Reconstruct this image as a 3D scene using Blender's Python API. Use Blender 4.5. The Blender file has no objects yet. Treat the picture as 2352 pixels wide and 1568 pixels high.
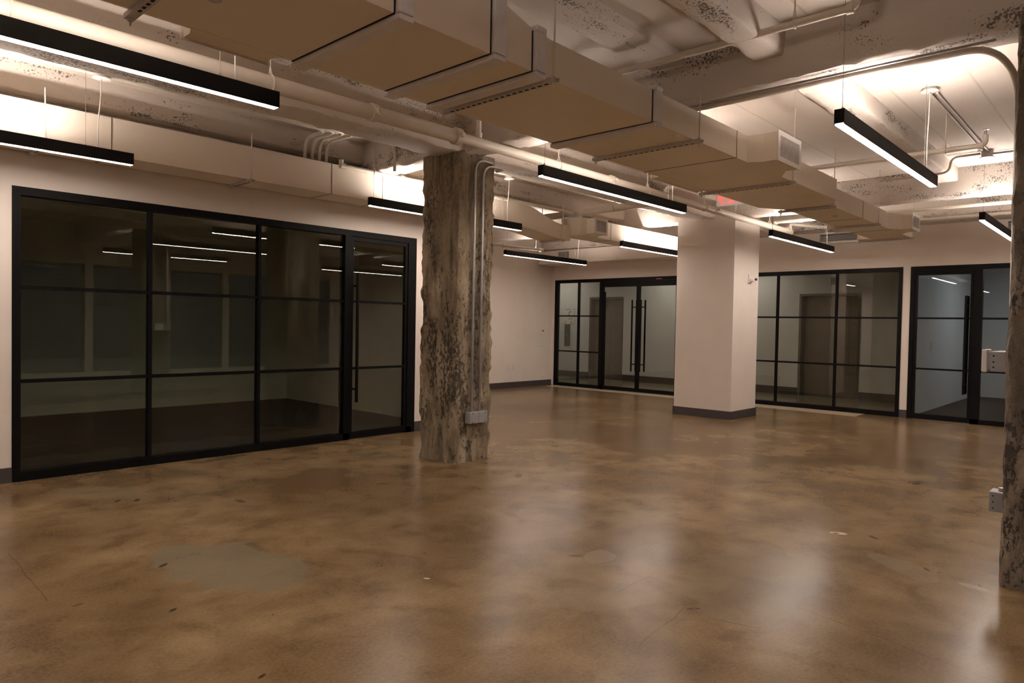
import bpy, bmesh, math, random
from mathutils import Vector, Matrix, noise
random.seed(7)
S = bpy.context.scene
COL = S.collection
# ------------------------------------------------------------------ camera
def set_camera(f_px, yaw, pitch, roll, h):
    cy, sy = math.cos(yaw), math.sin(yaw)
    fw = Vector((cy, sy, 0)); rt = Vector((sy, -cy, 0)); up = Vector((0, 0, 1))
    cp, sp = math.cos(pitch), math.sin(pitch)
    f2 = fw*cp + up*sp; u2 = up*cp - fw*sp
    cr, sr = math.cos(roll), math.sin(roll)
    r3 = rt*cr + u2*sr; u3 = u2*cr - rt*sr
    cam = bpy.data.cameras.new('camera'); o = bpy.data.objects.new('camera', cam); COL.objects.link(o)
    cam.sensor_fit = 'HORIZONTAL'; cam.sensor_width = 36.0; cam.lens = f_px/2352*36.0
    cam.clip_start = 0.05; cam.clip_end = 200
    m = Matrix.Identity(4)
    for i in range(3):
        m[i][0] = r3[i]; m[i][1] = u3[i]; m[i][2] = -f2[i]
    m[2][3] = h
    o.matrix_world = m
    S.camera = o
set_camera(1599.636, math.radians(42.88509), math.radians(-1.37624), math.radians(1.052289), 1.376545)
# ------------------------------------------------------------------ world, exposure, lamp strengths
W = bpy.data.worlds.new('dusk'); S.world = W; W.use_nodes = True
W.node_tree.nodes['Background'].inputs[0].default_value = (0.07, 0.095, 0.15, 1)
W.node_tree.nodes['Background'].inputs[1].default_value = 0.2
S.view_settings.view_transform = 'Standard'; S.view_settings.look = 'None'
S.view_settings.exposure = 0.0; S.view_settings.gamma = 1.0; S.view_settings.use_curve_mapping = False
LAMP_COL = (1.0, 0.86, 0.765, 1)
DOWN, UP = 71.0, 205.0
LOBBY, OFFICE = 105.0, 19.0
# ------------------------------------------------------------------ shared dimensions (metres)
YA = 6.9036      # face of the left wall
XB = 12.4894     # face of the far wall
YC = 10.35       # face of the recessed far-left wall
ZS = 3.40        # ceiling slab
ZB = 3.05        # underside of the beams
XR, YR = -4.0, -3.6
# ------------------------------------------------------------------ node helpers
def mat(name):
    m = bpy.data.materials.new(name); m.use_nodes = True
    nt = m.node_tree; b = nt.nodes['Principled BSDF']
    return m, nt, b
def N(nt, t, **k):
    n = nt.nodes.new(t)
    for a, v in k.items():
        setattr(n, a, v)
    return n
def L(nt, a, b): nt.links.new(a, b)
def pos(nt, scale=(1, 1, 1)):
    g = N(nt, 'ShaderNodeNewGeometry')
    mp = N(nt, 'ShaderNodeMapping'); mp.inputs['Scale'].default_value = scale
    L(nt, g.outputs['Position'], mp.inputs['Vector'])
    return mp.outputs[0]
def noise_tex(nt, vec, scale, detail=4, rough=.55, dist=0):
    n = N(nt, 'ShaderNodeTexNoise'); n.inputs['Scale'].default_value = scale
    n.inputs['Detail'].default_value = detail; n.inputs['Roughness'].default_value = rough
    n.inputs['Distortion'].default_value = dist
    L(nt, vec, n.inputs['Vector']); return n.outputs[0]
def ramp(nt, fac, stops):
    r = N(nt, 'ShaderNodeValToRGB'); e = r.color_ramp.elements
    while len(e) < len(stops): e.new(0.5)
    for el, (p, c) in zip(e, stops):
        el.position = p
        el.color = (c, c, c, 1) if not hasattr(c, '__len__') else (*c, 1)
    L(nt, fac, r.inputs[0]); return r.outputs[0]
def math_n(nt, op, a, b=None, c=None):
    m = N(nt, 'ShaderNodeMath', operation=op)
    for i, v in enumerate((a, b, c)):
        if v is None: continue
        if isinstance(v, (int, float)): m.inputs[i].default_value = v
        else: L(nt, v, m.inputs[i])
    return m.outputs[0]
def mixc(nt, fac, a, b, blend='MIX'):
    m = N(nt, 'ShaderNodeMix', data_type='RGBA', blend_type=blend)
    for i, v in ((0, fac), (6, a), (7, b)):
        if isinstance(v, (int, float)): m.inputs[i].default_value = v
        elif isinstance(v, tuple): m.inputs[i].default_value = (*v, 1)
        else: L(nt, v, m.inputs[i])
    return m.outputs[2]
def bump(nt, b, h, strength=.2, dist=.01):
    n = N(nt, 'ShaderNodeBump'); n.inputs['Strength'].default_value = strength
    n.inputs['Distance'].default_value = dist
    L(nt, h, n.inputs['Height']); L(nt, n.outputs[0], b.inputs['Normal'])
def plain(name, col, rough=.5, metal=0, var=.06, bs=0.0, sc=6.0):
    m, nt, b = mat(name)
    p = pos(nt); n = noise_tex(nt, p, sc, 5)
    lo = tuple(c*(1-var) for c in col); hi = tuple(min(1, c*(1+var)) for c in col)
    L(nt, ramp(nt, n, [(.3, lo), (.7, hi)]), b.inputs['Base Color'])
    b.inputs['Roughness'].default_value = rough; b.inputs['Metallic'].default_value = metal
    if bs:
        bump(nt, b, noise_tex(nt, p, sc*20, 3), bs, .004)
    return m
def emit(name, col, s):
    m, nt, b = mat(name)
    b.inputs['Base Color'].default_value = (.8, .8, .8, 1)
    b.inputs['Emission Color'].default_value = col
    b.inputs['Emission Strength'].default_value = s
    return m
# ------------------------------------------------------------------ materials
M = {}
M['wall'] = plain('wall_paint', (.75, .672, .605), .65, 0, .03, .05, 3)
M['duct'] = plain('duct_paint', (.86, .77, .655), .55, 0, .03, .04, 2)
M['flange'] = plain('flange_wrap', (.80, .765, .78), .5, 0, .06, .3, 9)
M['pipe'] = plain('pipe_paint', (.68, .61, .52), .42, 0, .04, .05, 6)
M['pipe_grey'] = plain('galvanised_steel', (.42, .41, .41), .33, .85, .1, 0, 20)
M['strut'] = plain('strut_steel', (.58, .54, .52), .5, .1, .1, 0, 30)
M['seam'] = plain('seam_sealant', (.16, .13, .105), .7)
M['box_grey'] = plain('grey_box_steel', (.36, .36, .37), .45, .4, .06, 0, 9)
M['black'] = plain('black_metal', (.0035, .0032, .0035), .5, .0, .2, 0, 9)
M['lamp'] = plain('lamp_black', (.005, .0045, .0045), .55, 0, .15, 0, 9)
for k_ in ('black', 'lamp'): M[k_].node_tree.nodes['Principled BSDF'].inputs['Specular IOR Level'].default_value = .12
M['hole'] = plain('dark_hole', (.006, .005, .004), .9)
M['cord'] = plain('white_cord', (.70, .66, .60), .5)
M['wire'] = plain('steel_wire', (.30, .27, .24), .4, .6)
M['plastic'] = plain('white_plastic', (.72, .68, .64), .4, 0, .02)
M['base'] = plain('baseboard_vinyl', (.050, .042, .042), .5, 0, .08)
M['carpet'] = plain('dark_carpet', (.013, .011, .010), .95, 0, .3, .5, 40)
M['room'] = plain('office_wall_paint', (.58, .59, .50), .7, 0, .03, .03, 3)
M['office'] = plain('cool_wall_paint', (.55, .56, .56), .6, 0, .03, .03, 3)
M['elev'] = plain('elevator_panel', (.20, .17, .14), .35, .5, .08, 0, 4)
M['elevframe'] = plain('elevator_frame', (.16, .145, .13), .35, .5, .08, 0, 4)
M['grille'] = plain('grille_dark', (.12, .11, .11), .5, 0, .1)
M['red'] = emit('exit_red', (1.0, .04, .012, 1), 1.15)
M['signface'] = emit('sign_acrylic', (1, .93, .86, 1), .17)
M['down'] = emit('lens_lower', LAMP_COL, DOWN)
M['up'] = emit('lens_upper', LAMP_COL, UP)
M['lobbylamp'] = emit('lobby_lens', (1, .90, .80, 1), LOBBY)
M['officelamp'] = emit('office_lens', (.80, .88, 1, 1), OFFICE)
M['led'] = emit('red_led', (1, .03, .02, 1), .45)  # red glow standing in for the EXIT sign's reflection
M['plaque'] = plain('plaque_white', (.62, .60, .55), .4)
M['ink'] = plain('plaque_ink', (.05, .05, .05), .5)

def painted_concrete(name, along, base=(.68, .61, .545), pit=1.0, lines=False):
    """white painted rough concrete; dark honeycomb pits gather in bands along one axis"""
    m, nt, b = mat(name)
    st = {0: (.55, 1.6, 1.6), 1: (1.6, .55, 1.6), None: (1, 1, 1)}[along]
    p = pos(nt); ps = pos(nt, st)
    tone = ramp(nt, noise_tex(nt, ps, 1.3, 6), [(.3, tuple(c*.93 for c in base)), (.7, tuple(min(1, c*1.05) for c in base))])
    area = ramp(nt, noise_tex(nt, ps, 2.3, 4, .68), [(.45, 0.0), (.66, 1.0)])
    fine = noise_tex(nt, p, 62, 4, .7, .2)
    thr = math_n(nt, 'ADD', math_n(nt, 'MULTIPLY', area, .17*pit), .285)
    pits = ramp(nt, math_n(nt, 'MULTIPLY', math_n(nt, 'SUBTRACT', thr, fine), 22.0), [(.0, 0.0), (.8, 1.0)])
    col = mixc(nt, math_n(nt, 'MULTIPLY', pits, .86), tone, (.055, .045, .036))
    h = math_n(nt, 'SUBTRACT', noise_tex(nt, p, 9, 6, .65), math_n(nt, 'MULTIPLY', pits, .6))
    if lines:
        w = N(nt, 'ShaderNodeTexWave', wave_type='BANDS', bands_direction='Y'); w.inputs['Scale'].default_value = .55
        w.inputs['Distortion'].default_value = .05; w.inputs['Detail'].default_value = 1
        L(nt, p, w.inputs['Vector'])
        ln = ramp(nt, w.outputs[1], [(0.0, 0.0), (.004, 1.0)])
        col = mixc(nt, math_n(nt, 'MULTIPLY', math_n(nt, 'SUBTRACT', 1.0, ln), .28), col, (.25, .21, .17))
        h = math_n(nt, 'ADD', h, math_n(nt, 'MULTIPLY', ln, .6))
    L(nt, col, b.inputs['Base Color'])
    b.inputs['Roughness'].default_value = .75
    bump(nt, b, h, .35, .012)
    return m
M['slab'] = painted_concrete('slab_concrete', 0, pit=.55, lines=True)
M['beam_x'] = painted_concrete('beam_concrete_lengthwise', 0, pit=1.4)
M['beam_y'] = painted_concrete('beam_concrete_crosswise', 1, pit=1.6)

def raw_concrete(name, c0, c1, c2, dark):
    m, nt, b = mat(name)
    p = pos(nt); ps = pos(nt, (1, 1, .32))
    n1 = noise_tex(nt, ps, 6.0, 8, .68, .35)
    n2 = noise_tex(nt, ps, 1.7, 4, .55, .3)
    c01 = tuple((u+v)/2 for u, v in zip(c0, c1))
    col = ramp(nt, n1, [(.36, c0), (.46, c01), (.53, c1), (.66, c2)])
    smooth = ramp(nt, n2, [(.53, 0.0), (.59, 1.0)])
    col = mixc(nt, math_n(nt, 'MULTIPLY', smooth, .55), col, tuple(v*.82 for v in c1))
    big = ramp(nt, noise_tex(nt, ps, .9, 4, .6), [(.35, .70), (.65, 1.12)])
    col = mixc(nt, 1.0, col, big, 'MULTIPLY')
    a = noise_tex(nt, pos(nt, (1, 1, .42)), 4.6, 4, .65, .4)
    f = noise_tex(nt, pos(nt, (1, 1, .6)), 30, 5, .72)
    v = math_n(nt, 'ADD', math_n(nt, 'MULTIPLY', a, .42), math_n(nt, 'MULTIPLY', f, .58))
    pits = ramp(nt, v, [(.432, 1.0), (.478, 0.0)])
    pits = math_n(nt, 'MULTIPLY', pits, math_n(nt, 'SUBTRACT', 1.0, math_n(nt, 'MULTIPLY', smooth, .7)))
    col = mixc(nt, math_n(nt, 'MULTIPLY', pits, .85), col, dark)
    st = ramp(nt, noise_tex(nt, pos(nt, (1, 1, .13)), 8.5, 5, .6, .2), [(.36, 1.0), (.47, 0.0)])
    col = mixc(nt, math_n(nt, 'MULTIPLY', st, .6), col, tuple(v*1.3 for v in dark))
    L(nt, col, b.inputs['Base Color'])
    b.inputs['Roughness'].default_value = .82
    h = math_n(nt, 'SUBTRACT', math_n(nt, 'ADD', n1, math_n(nt, 'MULTIPLY', f, .9)), pits)
    bump(nt, b, h, .8, .02)
    return m
M['raw'] = raw_concrete('raw_concrete', (.145, .108, .066), (.335, .265, .172), (.50, .415, .295), (.040, .029, .019))
M['raw2'] = raw_concrete('raw_concrete_brown', (.12, .092, .066), (.225, .178, .132), (.34, .275, .205), (.040, .031, .023))

def glass(name, tint, f0=.045):
    m, nt, b = mat(name)
    nt.nodes.remove(b); out = nt.nodes['Material Output']
    g = N(nt, 'ShaderNodeNewGeometry')
    d = N(nt, 'ShaderNodeVectorMath', operation='DOT_PRODUCT')
    L(nt, g.outputs['Incoming'], d.inputs[0]); L(nt, g.outputs['True Normal'], d.inputs[1])
    ca = math_n(nt, 'ABSOLUTE', d.outputs['Value'])
    s = math_n(nt, 'POWER', math_n(nt, 'SUBTRACT', 1.0, ca), 5.0)
    fr = math_n(nt, 'ADD', math_n(nt, 'MULTIPLY', s, 1-f0), f0)
    t = N(nt, 'ShaderNodeBsdfTransparent'); t.inputs[0].default_value = (*tint, 1)
    gl = N(nt, 'ShaderNodeBsdfGlossy'); gl.inputs['Roughness'].default_value = 0.0
    gl.inputs['Color'].default_value = (1, 1, 1, 1)
    mx = N(nt, 'ShaderNodeMixShader')
    L(nt, fr, mx.inputs[0]); L(nt, t.outputs[0], mx.inputs[1]); L(nt, gl.outputs[0], mx.inputs[2])
    L(nt, mx.outputs[0], out.inputs['Surface'])
    return m
M['glass'] = glass('clear_glass', (.87, .86, .81))
M['glass_dark'] = glass('grey_glass', (.92, .94, .88))
M['winglass'] = glass('window_glass', (.8, .86, .9))

def ellipse(nt, p, cx, cy, rx, ry, ang, wob, soft):
    """mask of a stain with an irregular rim on the floor"""
    mp = N(nt, 'ShaderNodeMapping', vector_type='TEXTURE')
    mp.inputs['Location'].default_value = (cx, cy, 0); mp.inputs['Rotation'].default_value = (0, 0, ang)
    mp.inputs['Scale'].default_value = (rx, ry, 1)
    L(nt, p[3], mp.inputs['Vector'])
    ln = N(nt, 'ShaderNodeVectorMath', operation='LENGTH'); L(nt, mp.outputs[0], ln.inputs[0])
    r = math_n(nt, 'MULTIPLY_ADD', p[2], wob, ln.outputs['Value']) if wob else ln.outputs['Value']
    mr = N(nt, 'ShaderNodeMapRange')
    for k, v in ((1, max(.02, .85-soft)+.5*wob), (2, .85+.5*wob), (3, 1.0), (4, 0.0)): mr.inputs[k].default_value = v
    L(nt, r, mr.inputs[0])
    return mr.outputs[0]
def floor_mat():
    m, nt, b = mat('polished_concrete')
    p = pos(nt)
    sep = N(nt, 'ShaderNodeSeparateXYZ'); L(nt, p, sep.inputs[0])
    rough_n = noise_tex(nt, p, 4.0, 4, .5)
    q = (sep.outputs[0], sep.outputs[1], rough_n, p)
    big = noise_tex(nt, p, .75, 3, .5, .2)
    mid = noise_tex(nt, p, 2.1, 6, .6, .2)
    fine = noise_tex(nt, p, 60, 3, .6)
    base = ramp(nt, mid, [(.36, (.108, .068, .031)), (.5, (.172, .114, .056)), (.64, (.216, .149, .079))])
    dk = ramp(nt, big, [(.38, 1.0), (.56, 0.0)])
    blot = ramp(nt, noise_tex(nt, p, 4.2, 5, .62, .5), [(.34, 1.0), (.48, 0.0)])
    base = mixc(nt, math_n(nt, 'MULTIPLY', blot, .5), base, (.085, .050, .021))
    base = mixc(nt, math_n(nt, 'MULTIPLY', dk, .62), base, (.082, .048, .019))
    base = mixc(nt, .10, base, ramp(nt, fine, [(.35, (.12, .08, .045)), (.65, (.42, .31, .20))]))
    # repaired patches of greyer cement
    for (cx, cy, rx, ry, an, k, colr) in ((1.78, 3.78, .66, .36, 1.75, .72, (.150, .126, .084)),
                                         (1.84, 6.03, .45, .22, 2.2, .5, (.165, .133, .084)),
                                         (3.75, 1.62, .80, .42, .15, .40, (.170, .135, .092)),
                                         (3.40, 2.42, .16, .10, .4, .55, (.215, .165, .105)),
                                         (2.9, 2.05, .42, .20, 2.6, .35, (.20, .152, .097)),
                                         (4.55, 1.05, .34, .12, 1.0, .4, (.215, .168, .115)),
                                         (4.47, .70, .10, .04, 1.4, .5, (.33, .28, .22))):
        base = mixc(nt, math_n(nt, 'MULTIPLY', ellipse(nt, q, cx, cy, rx, ry, an, 1.0, .10), k), base, colr)
    # darker worn drifts
    for (cx, cy, rx, ry, an, k) in ((3.1, 5.3, .9, .5, .2, .55), (7.9, 2.3, 1.5, .5, 2.4, .7), (1.28, 3.55, .42, .22, .4, .6),
                                    (1.0, 3.2, .6, .28, .8, .35), (8.7, 7.6, 1.0, .8, .7, .45), (9.9, 3.0, 1.3, .4, 2.2, .45), (2.9, 3.6, .5, .3, .3, .3)):
        base = mixc(nt, math_n(nt, 'MULTIPLY', ellipse(nt, q, cx, cy, rx, ry, an, 1.3, .8), k), base, (.075, .044, .018))
    # chips and small dark marks
    for (cx, cy, r, k) in ((1.515, 4.03, .035, .9), (1.31, 2.504, .022, .95), (1.316, 3.377, .022, .9), (1.809, 5.694, .04, .85), (1.922, 5.624, .045, .8),
                           (2.463, 5.085, .07, .7), (8.529, 2.727, .09, .8), (7.146, 1.579, .07, .85), (3.606, 4.823, .06, .6), (4.693, 4.252, .09, .6),
                           (3.09, 1.645, .02, .7), (3.313, 2.52, .05, .6), (5.05, 1.36, .045, .6), (3.12, 1.62, .016, .7), (2.20, 1.30, .02, .5), (1.25, 2.36, .03, .45),
                           (1.62, 3.0, .012, .7), (6.3, 3.2, .03, .6), (5.6, 2.9, .03, .6), (4.514, .677, .02, .6), (4.6, .95, .035, .6), (1.02, 3.75, .03, .5)):
        base = mixc(nt, math_n(nt, 'MULTIPLY', ellipse(nt, q, cx, cy, r*1.5, r*.62, 2.27+cx, .9, .5), k), base, (.028, .018, .012))
    for (cx, cy, r, k) in ((4.977, 1.561, .075, .8), (2.434, 2.857, .025, .7)):
        base = mixc(nt, math_n(nt, 'MULTIPLY', ellipse(nt, q, cx, cy, r, r*.5, 2.0, .6, .2), k), base, (.55, .47, .33))
    base = mixc(nt, math_n(nt, 'MULTIPLY', ellipse(nt, q, 4.965, 1.572, .03, .022, 2.0, .3, .3), .9), base, (.06, .045, .03))
    ring = math_n(nt, 'SUBTRACT', ellipse(nt, q, 1.719, 4.099, .040, .022, 2.3, .0, .12), ellipse(nt, q, 1.719, 4.099, .031, .016, 2.3, 0, .12))
    base = mixc(nt, math_n(nt, 'MULTIPLY', ring, .7), base, (.08, .065, .05))
    # scattered specks
    vo = N(nt, 'ShaderNodeTexVoronoi'); vo.inputs['Scale'].default_value = 3.1; vo.inputs['Randomness'].default_value = 1
    L(nt, p, vo.inputs['Vector'])
    sp = ramp(nt, vo.outputs['Distance'], [(.024, 1.0), (.040, 0.0)])
    base = mixc(nt, math_n(nt, 'MULTIPLY', sp, .65), base, (.05, .034, .02))
    # hairline cracks: (x0,y0)-(x1,y1)
    for (x0, y0, x1, y1) in ((2.571, 1.612, 3.09, 1.675), (.965, 4.847, .933, 3.898), (3.02, 2.02, 3.36, 2.03), (3.5, 1.28, 3.3, .35), (3.05, 1.5, 3.12, 1.3)):
        dx, dy = x1-x0, y1-y0; ln = math.hypot(dx, dy); ux, uy = dx/ln, dy/ln
        ax = math_n(nt, 'SUBTRACT', q[0], x0); ay = math_n(nt, 'SUBTRACT', q[1], y0)
        al = math_n(nt, 'ADD', math_n(nt, 'MULTIPLY', ax, ux), math_n(nt, 'MULTIPLY', ay, uy))
        ac = math_n(nt, 'SUBTRACT', math_n(nt, 'MULTIPLY', ax, -uy), math_n(nt, 'MULTIPLY', ay, -ux))
        ac = math_n(nt, 'ABSOLUTE', math_n(nt, 'ADD', ac, math_n(nt, 'MULTIPLY', math_n(nt, 'SUBTRACT', rough_n, .5), .05)))
        k = ramp(nt, math_n(nt, 'MULTIPLY', ac, 100.0), [(.10, 1.0), (.42, 0.0)])
        inn = math_n(nt, 'MULTIPLY', math_n(nt, 'GREATER_THAN', al, 0.0), math_n(nt, 'LESS_THAN', al, ln))
        base = mixc(nt, math_n(nt, 'MULTIPLY', math_n(nt, 'MULTIPLY', k, inn), .55), base, (.05, .033, .02))
    L(nt, base, b.inputs['Base Color'])
    b.inputs['Roughness'].default_value = .245
    b.inputs['Specular IOR Level'].default_value = .15
    return m
M['floor'] = floor_mat()
def lobby_floor_mat():
    m, nt, b = mat('lobby_concrete')
    p = pos(nt)
    L(nt, ramp(nt, noise_tex(nt, p, 1.4, 5), [(.3, (.15, .14, .09)), (.7, (.24, .22, .15))]), b.inputs['Base Color'])
    b.inputs['Roughness'].default_value = .22
    return m
M['lobbyfloor'] = lobby_floor_mat()
M['threshold'] = plain('pale_cement', (.36, .29, .21), .4, 0, .12, .1, 5)
# ------------------------------------------------------------------ mesh helpers
class MB:
    def __init__(s): s.b = bmesh.new()
    def box(s, x0, x1, y0, y1, z0, z1, bev=0, mi=0):
        if x0 > x1: x0, x1 = x1, x0
        if y0 > y1: y0, y1 = y1, y0
        if z0 > z1: z0, z1 = z1, z0
        v = [s.b.verts.new((x, y, z)) for x in (x0, x1) for y in (y0, y1) for z in (z0, z1)]
        f = [s.b.faces.new([v[i] for i in q]) for q in ((0, 1, 3, 2), (4, 6, 7, 5), (0, 4, 5, 1), (2, 3, 7, 6), (0, 2, 6, 4), (1, 5, 7, 3))]
        for q in f: q.material_index = mi
        if bev:
            es = list({e for q in f for e in q.edges})
            bmesh.ops.bevel(s.b, geom=es, offset=bev, segments=2, profile=.5, affect='EDGES')
        return s
    def loft(s, rings, closed=True, caps=True, smooth=False):
        vr = [[s.b.verts.new(p) for p in r] for r in rings]
        n = len(rings[0])
        for a, c in zip(vr, vr[1:]):
            for i in range(n if closed else n-1):
                j = (i+1) % n
                f = s.b.faces.new((a[i], a[j], c[j], c[i])); f.smooth = smooth
        if caps and closed:
            s.b.faces.new(list(reversed(vr[0]))); s.b.faces.new(vr[-1])
        return s
    def prism(s, pts, d):
        """extrude a polygon (3-D points) by the vector d"""
        d = Vector(d); a = [Vector(p) for p in pts]
        return s.loft([a, [p+d for p in a]])
    def tube(s, pts, r, seg=12, fil=0, caps=True):
        P = [Vector(p) for p in pts]
        path = [P[0]]
        for i in range(1, len(P)-1):
            if not fil: path.append(P[i]); continue
            a = (P[i-1]-P[i]); c = (P[i+1]-P[i])
            f = min(fil, a.length*.49, c.length*.49)
            p0 = P[i]+a.normalized()*f; p1 = P[i]+c.normalized()*f
            for k in range(9):
                t = k/8; path.append(p0*(1-t)**2 + P[i]*2*t*(1-t) + p1*t*t)
        path.append(P[-1])
        rings = []; up = None
        for i, q in enumerate(path):
            t = (path[min(i+1, len(path)-1)]-path[max(i-1, 0)]).normalized()
            if up is None:
                up = t.orthogonal().normalized()
            up = (up - t*up.dot(t)).normalized(); sd = t.cross(up)
            rr = r[i] if isinstance(r, (list, tuple)) else r
            rings.append([q + (up*math.cos(2*math.pi*k/seg)+sd*math.sin(2*math.pi*k/seg))*rr for k in range(seg)])
        return s.loft(rings, caps=caps, smooth=True)
    def cyl(s, p0, p1, r, seg=16): return s.tube([p0, p1], r, seg)
    def lathe(s, c, prof, seg=24, axis='z'):
        rings = []
        for (r, h) in prof:
            ring = []
            for k in range(seg):
                a = 2*math.pi*k/seg
                u, v = r*math.cos(a), r*math.sin(a)
                ring.append({'z': (c[0]+u, c[1]+v, c[2]+h), 'y': (c[0]+u, c[1]+h, c[2]+v), 'x': (c[0]+h, c[1]+u, c[2]+v)}[axis])
            rings.append(ring)
        return s.loft(rings, smooth=True)
    def build(s, name, m, parent=None, origin=None):
        bmesh.ops.recalc_face_normals(s.b, faces=s.b.faces)
        if parent is not None:
            off = wloc(parent)
        elif origin is not None: off = Vector(origin)
        else:
            vs = [v.co for v in s.b.verts]
            off = Vector(((min(v.x for v in vs)+max(v.x for v in vs))/2, (min(v.y for v in vs)+max(v.y for v in vs))/2, min(v.z for v in vs)))
        # children of a part share its origin
        loc = Vector((0, 0, 0)) if parent is not None else off
        bmesh.ops.translate(s.b, verts=s.b.verts, vec=-off)
        me = bpy.data.meshes.new(name); s.b.to_mesh(me); s.b.free()
        if any(p.use_smooth for p in me.polygons): me.set_sharp_from_angle(angle=.72)
        for k in ([m] if isinstance(m, str) else m): me.materials.append(M[k])
        o = bpy.data.objects.new(name, me); COL.objects.link(o)
        o.location = loc
        if parent is not None: o.parent = parent
        return o
def wloc(o):
    v = Vector(o.location)
    while o.parent: o = o.parent; v = v + Vector(o.location)
    return v
def tag(o, label, cat, group=None):
    o['label'] = label; o['category'] = cat
    if group: o['group'] = group
    return o
def thing(name, loc, label, cat, group=None):
    o = bpy.data.objects.new(name, None); COL.objects.link(o); o.location = loc
    o.empty_display_size = .1
    return tag(o, label, cat, group)
def struct(name, mb, m, label=None):
    o = mb.build(name, m, None, (0, 0, 0)); o['kind'] = 'structure'
    if label: o['label'] = label
    return o
def Bx(*a): return MB().box(*a)
# ------------------------------------------------------------------ the room
struct('floor', Bx(XR, XB+.02, YR, YC, -.12, 0), 'floor')
struct('floor_lobby', Bx(XB+.02, 15.4, 3.04, 13.2, -.12, 0), 'lobbyfloor')
struct('floor_office', Bx(XB+.02, 18.0, -5.0, 3.04, -.12, 0), 'carpet')
struct('floor_meeting_room', Bx(-3.2, 6.31, YA+.14, 11.28, -.02, .004), 'carpet')
struct('ceiling', Bx(XR, XB+.14, YR, YC+.1, ZS, ZS+.15), 'slab')
struct('ceiling_lobby', Bx(XB+.14, 15.3, 3.04, 13.2, 2.90, 3.0), 'office')
struct('ceiling_office', Bx(XB+.14, 18.0, -5.0, 2.95, 2.95, 3.05), 'office')
struct('ceiling_meeting_room', Bx(-3.2, 6.31, YA+.14, 11.28, 2.95, 3.05), 'room')
A0, A1, HA = 1.393, 5.624, 2.44
w = MB(); w.box(XR, A0, YA, YA+.14, 0, ZS); w.box(A1, 6.45, YA, YA+.14, 0, ZS); w.box(A0, A1, YA, YA+.14, HA, ZS)
struct('wall_left', w, 'wall')
struct('wall_left_return', Bx(6.31, 6.45, YA+.14, 11.4, 0, ZS), 'wall')
struct('wall_far_left', Bx(6.45, XB+.14, YC, YC+.12, 0, ZS), 'wall')
HB = 2.419
B1 = (7.03, 10.26); B2 = (3.045, 6.09); B3 = (-1.3, 2.932)
w = MB()
for y0, y1 in ((B1[1], YC), (B2[1], B1[0]), (B3[1], B2[0]), (YR, B3[0])): w.box(XB, XB+.14, y0, y1, 0, ZS)
for y0, y1 in (B1, B2, B3): w.box(XB, XB+.14, y0, y1, HB, ZS)
struct('wall_far', w, 'wall')
# opposite side behind the camera: windows between piers (seen in the glass)
wins = [(-3.85, -1.30), (-1.15, 1.80), (1.95, 4.87), (5.03, 7.97), (8.13, 11.1)]
w = MB(); xs = [XR]+[v for q in wins for v in q]+[XB+.14]
for i in range(0, len(xs), 2): w.box(xs[i], xs[i+1], YR-.2, YR, 0, ZS)
for a, c in wins: w.box(a, c, YR-.2, YR, 0, .15); w.box(a, c, YR-.2, YR, 2.55, ZS)
struct('wall_right', w, 'wall')
for i, (a, c) in enumerate(wins):
    f = MB(); t = .05
    for q in ((a, a+t, .15, 2.55), (c-t, c, .15, 2.55), (a, c, .15, .15+t), (a, c, 2.5, 2.55), ((a+c)/2-t/2, (a+c)/2+t/2, .15, 2.55), (a, c, 1.6, 1.64)):
        f.box(q[0], q[1], YR-.14, YR-.06, q[2], q[3])
    o = struct('window_%d' % (i+1), f, 'base')
    MB().box(a+t, c-t, YR-.105, YR-.095, .15+t, 2.5).build('window_pane', 'winglass', o)
struct('wall_near', Bx(XR-.14, XR, YR-.2, YA+.14, 0, ZS), 'wall')
# meeting room behind the left glass
struct('wall_meeting_room_back', Bx(-3.2, 6.31, 11.28, 11.4, 0, 3.05), 'room')
struct('wall_meeting_room_end', Bx(-3.3, -3.2, YA+.14, 11.28, 0, 3.05), 'room')
# lobby and office behind the far glass
XL = 14.9
EL = [(9.99, 11.06), (4.37, 5.58)]
w = MB(); ys = [3.04, EL[1][0], EL[1][1], EL[0][0], EL[0][1], 13.2]
for i in (0, 2, 4): w.box(XL, XL+.4, ys[i], ys[i+1], 0, 3.0)
for a, c in EL: w.box(XL, XL+.4, a, c, 2.14, 3.0)
struct('wall_lobby', w, 'office')
struct('wall_lobby_end', Bx(XB+.14, 15.3, 13.2, 13.3, 0, 3.0), 'office')
struct('wall_lobby_side', Bx(XB+.0, XB+.14, YC+.12, 13.2, 0, 3.0), 'office')
struct('wall_office_left', Bx(XB+.14, 18.0, 2.95, 3.04, 0, 3.05), 'office')
struct('wall_office_back', Bx(18.0, 18.1, -5.0, 3.04, 0, 3.05), 'office')
struct('wall_office_right', Bx(XB+.14, 18.0, -5.1, -5.0, 0, 3.05), 'office')
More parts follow.
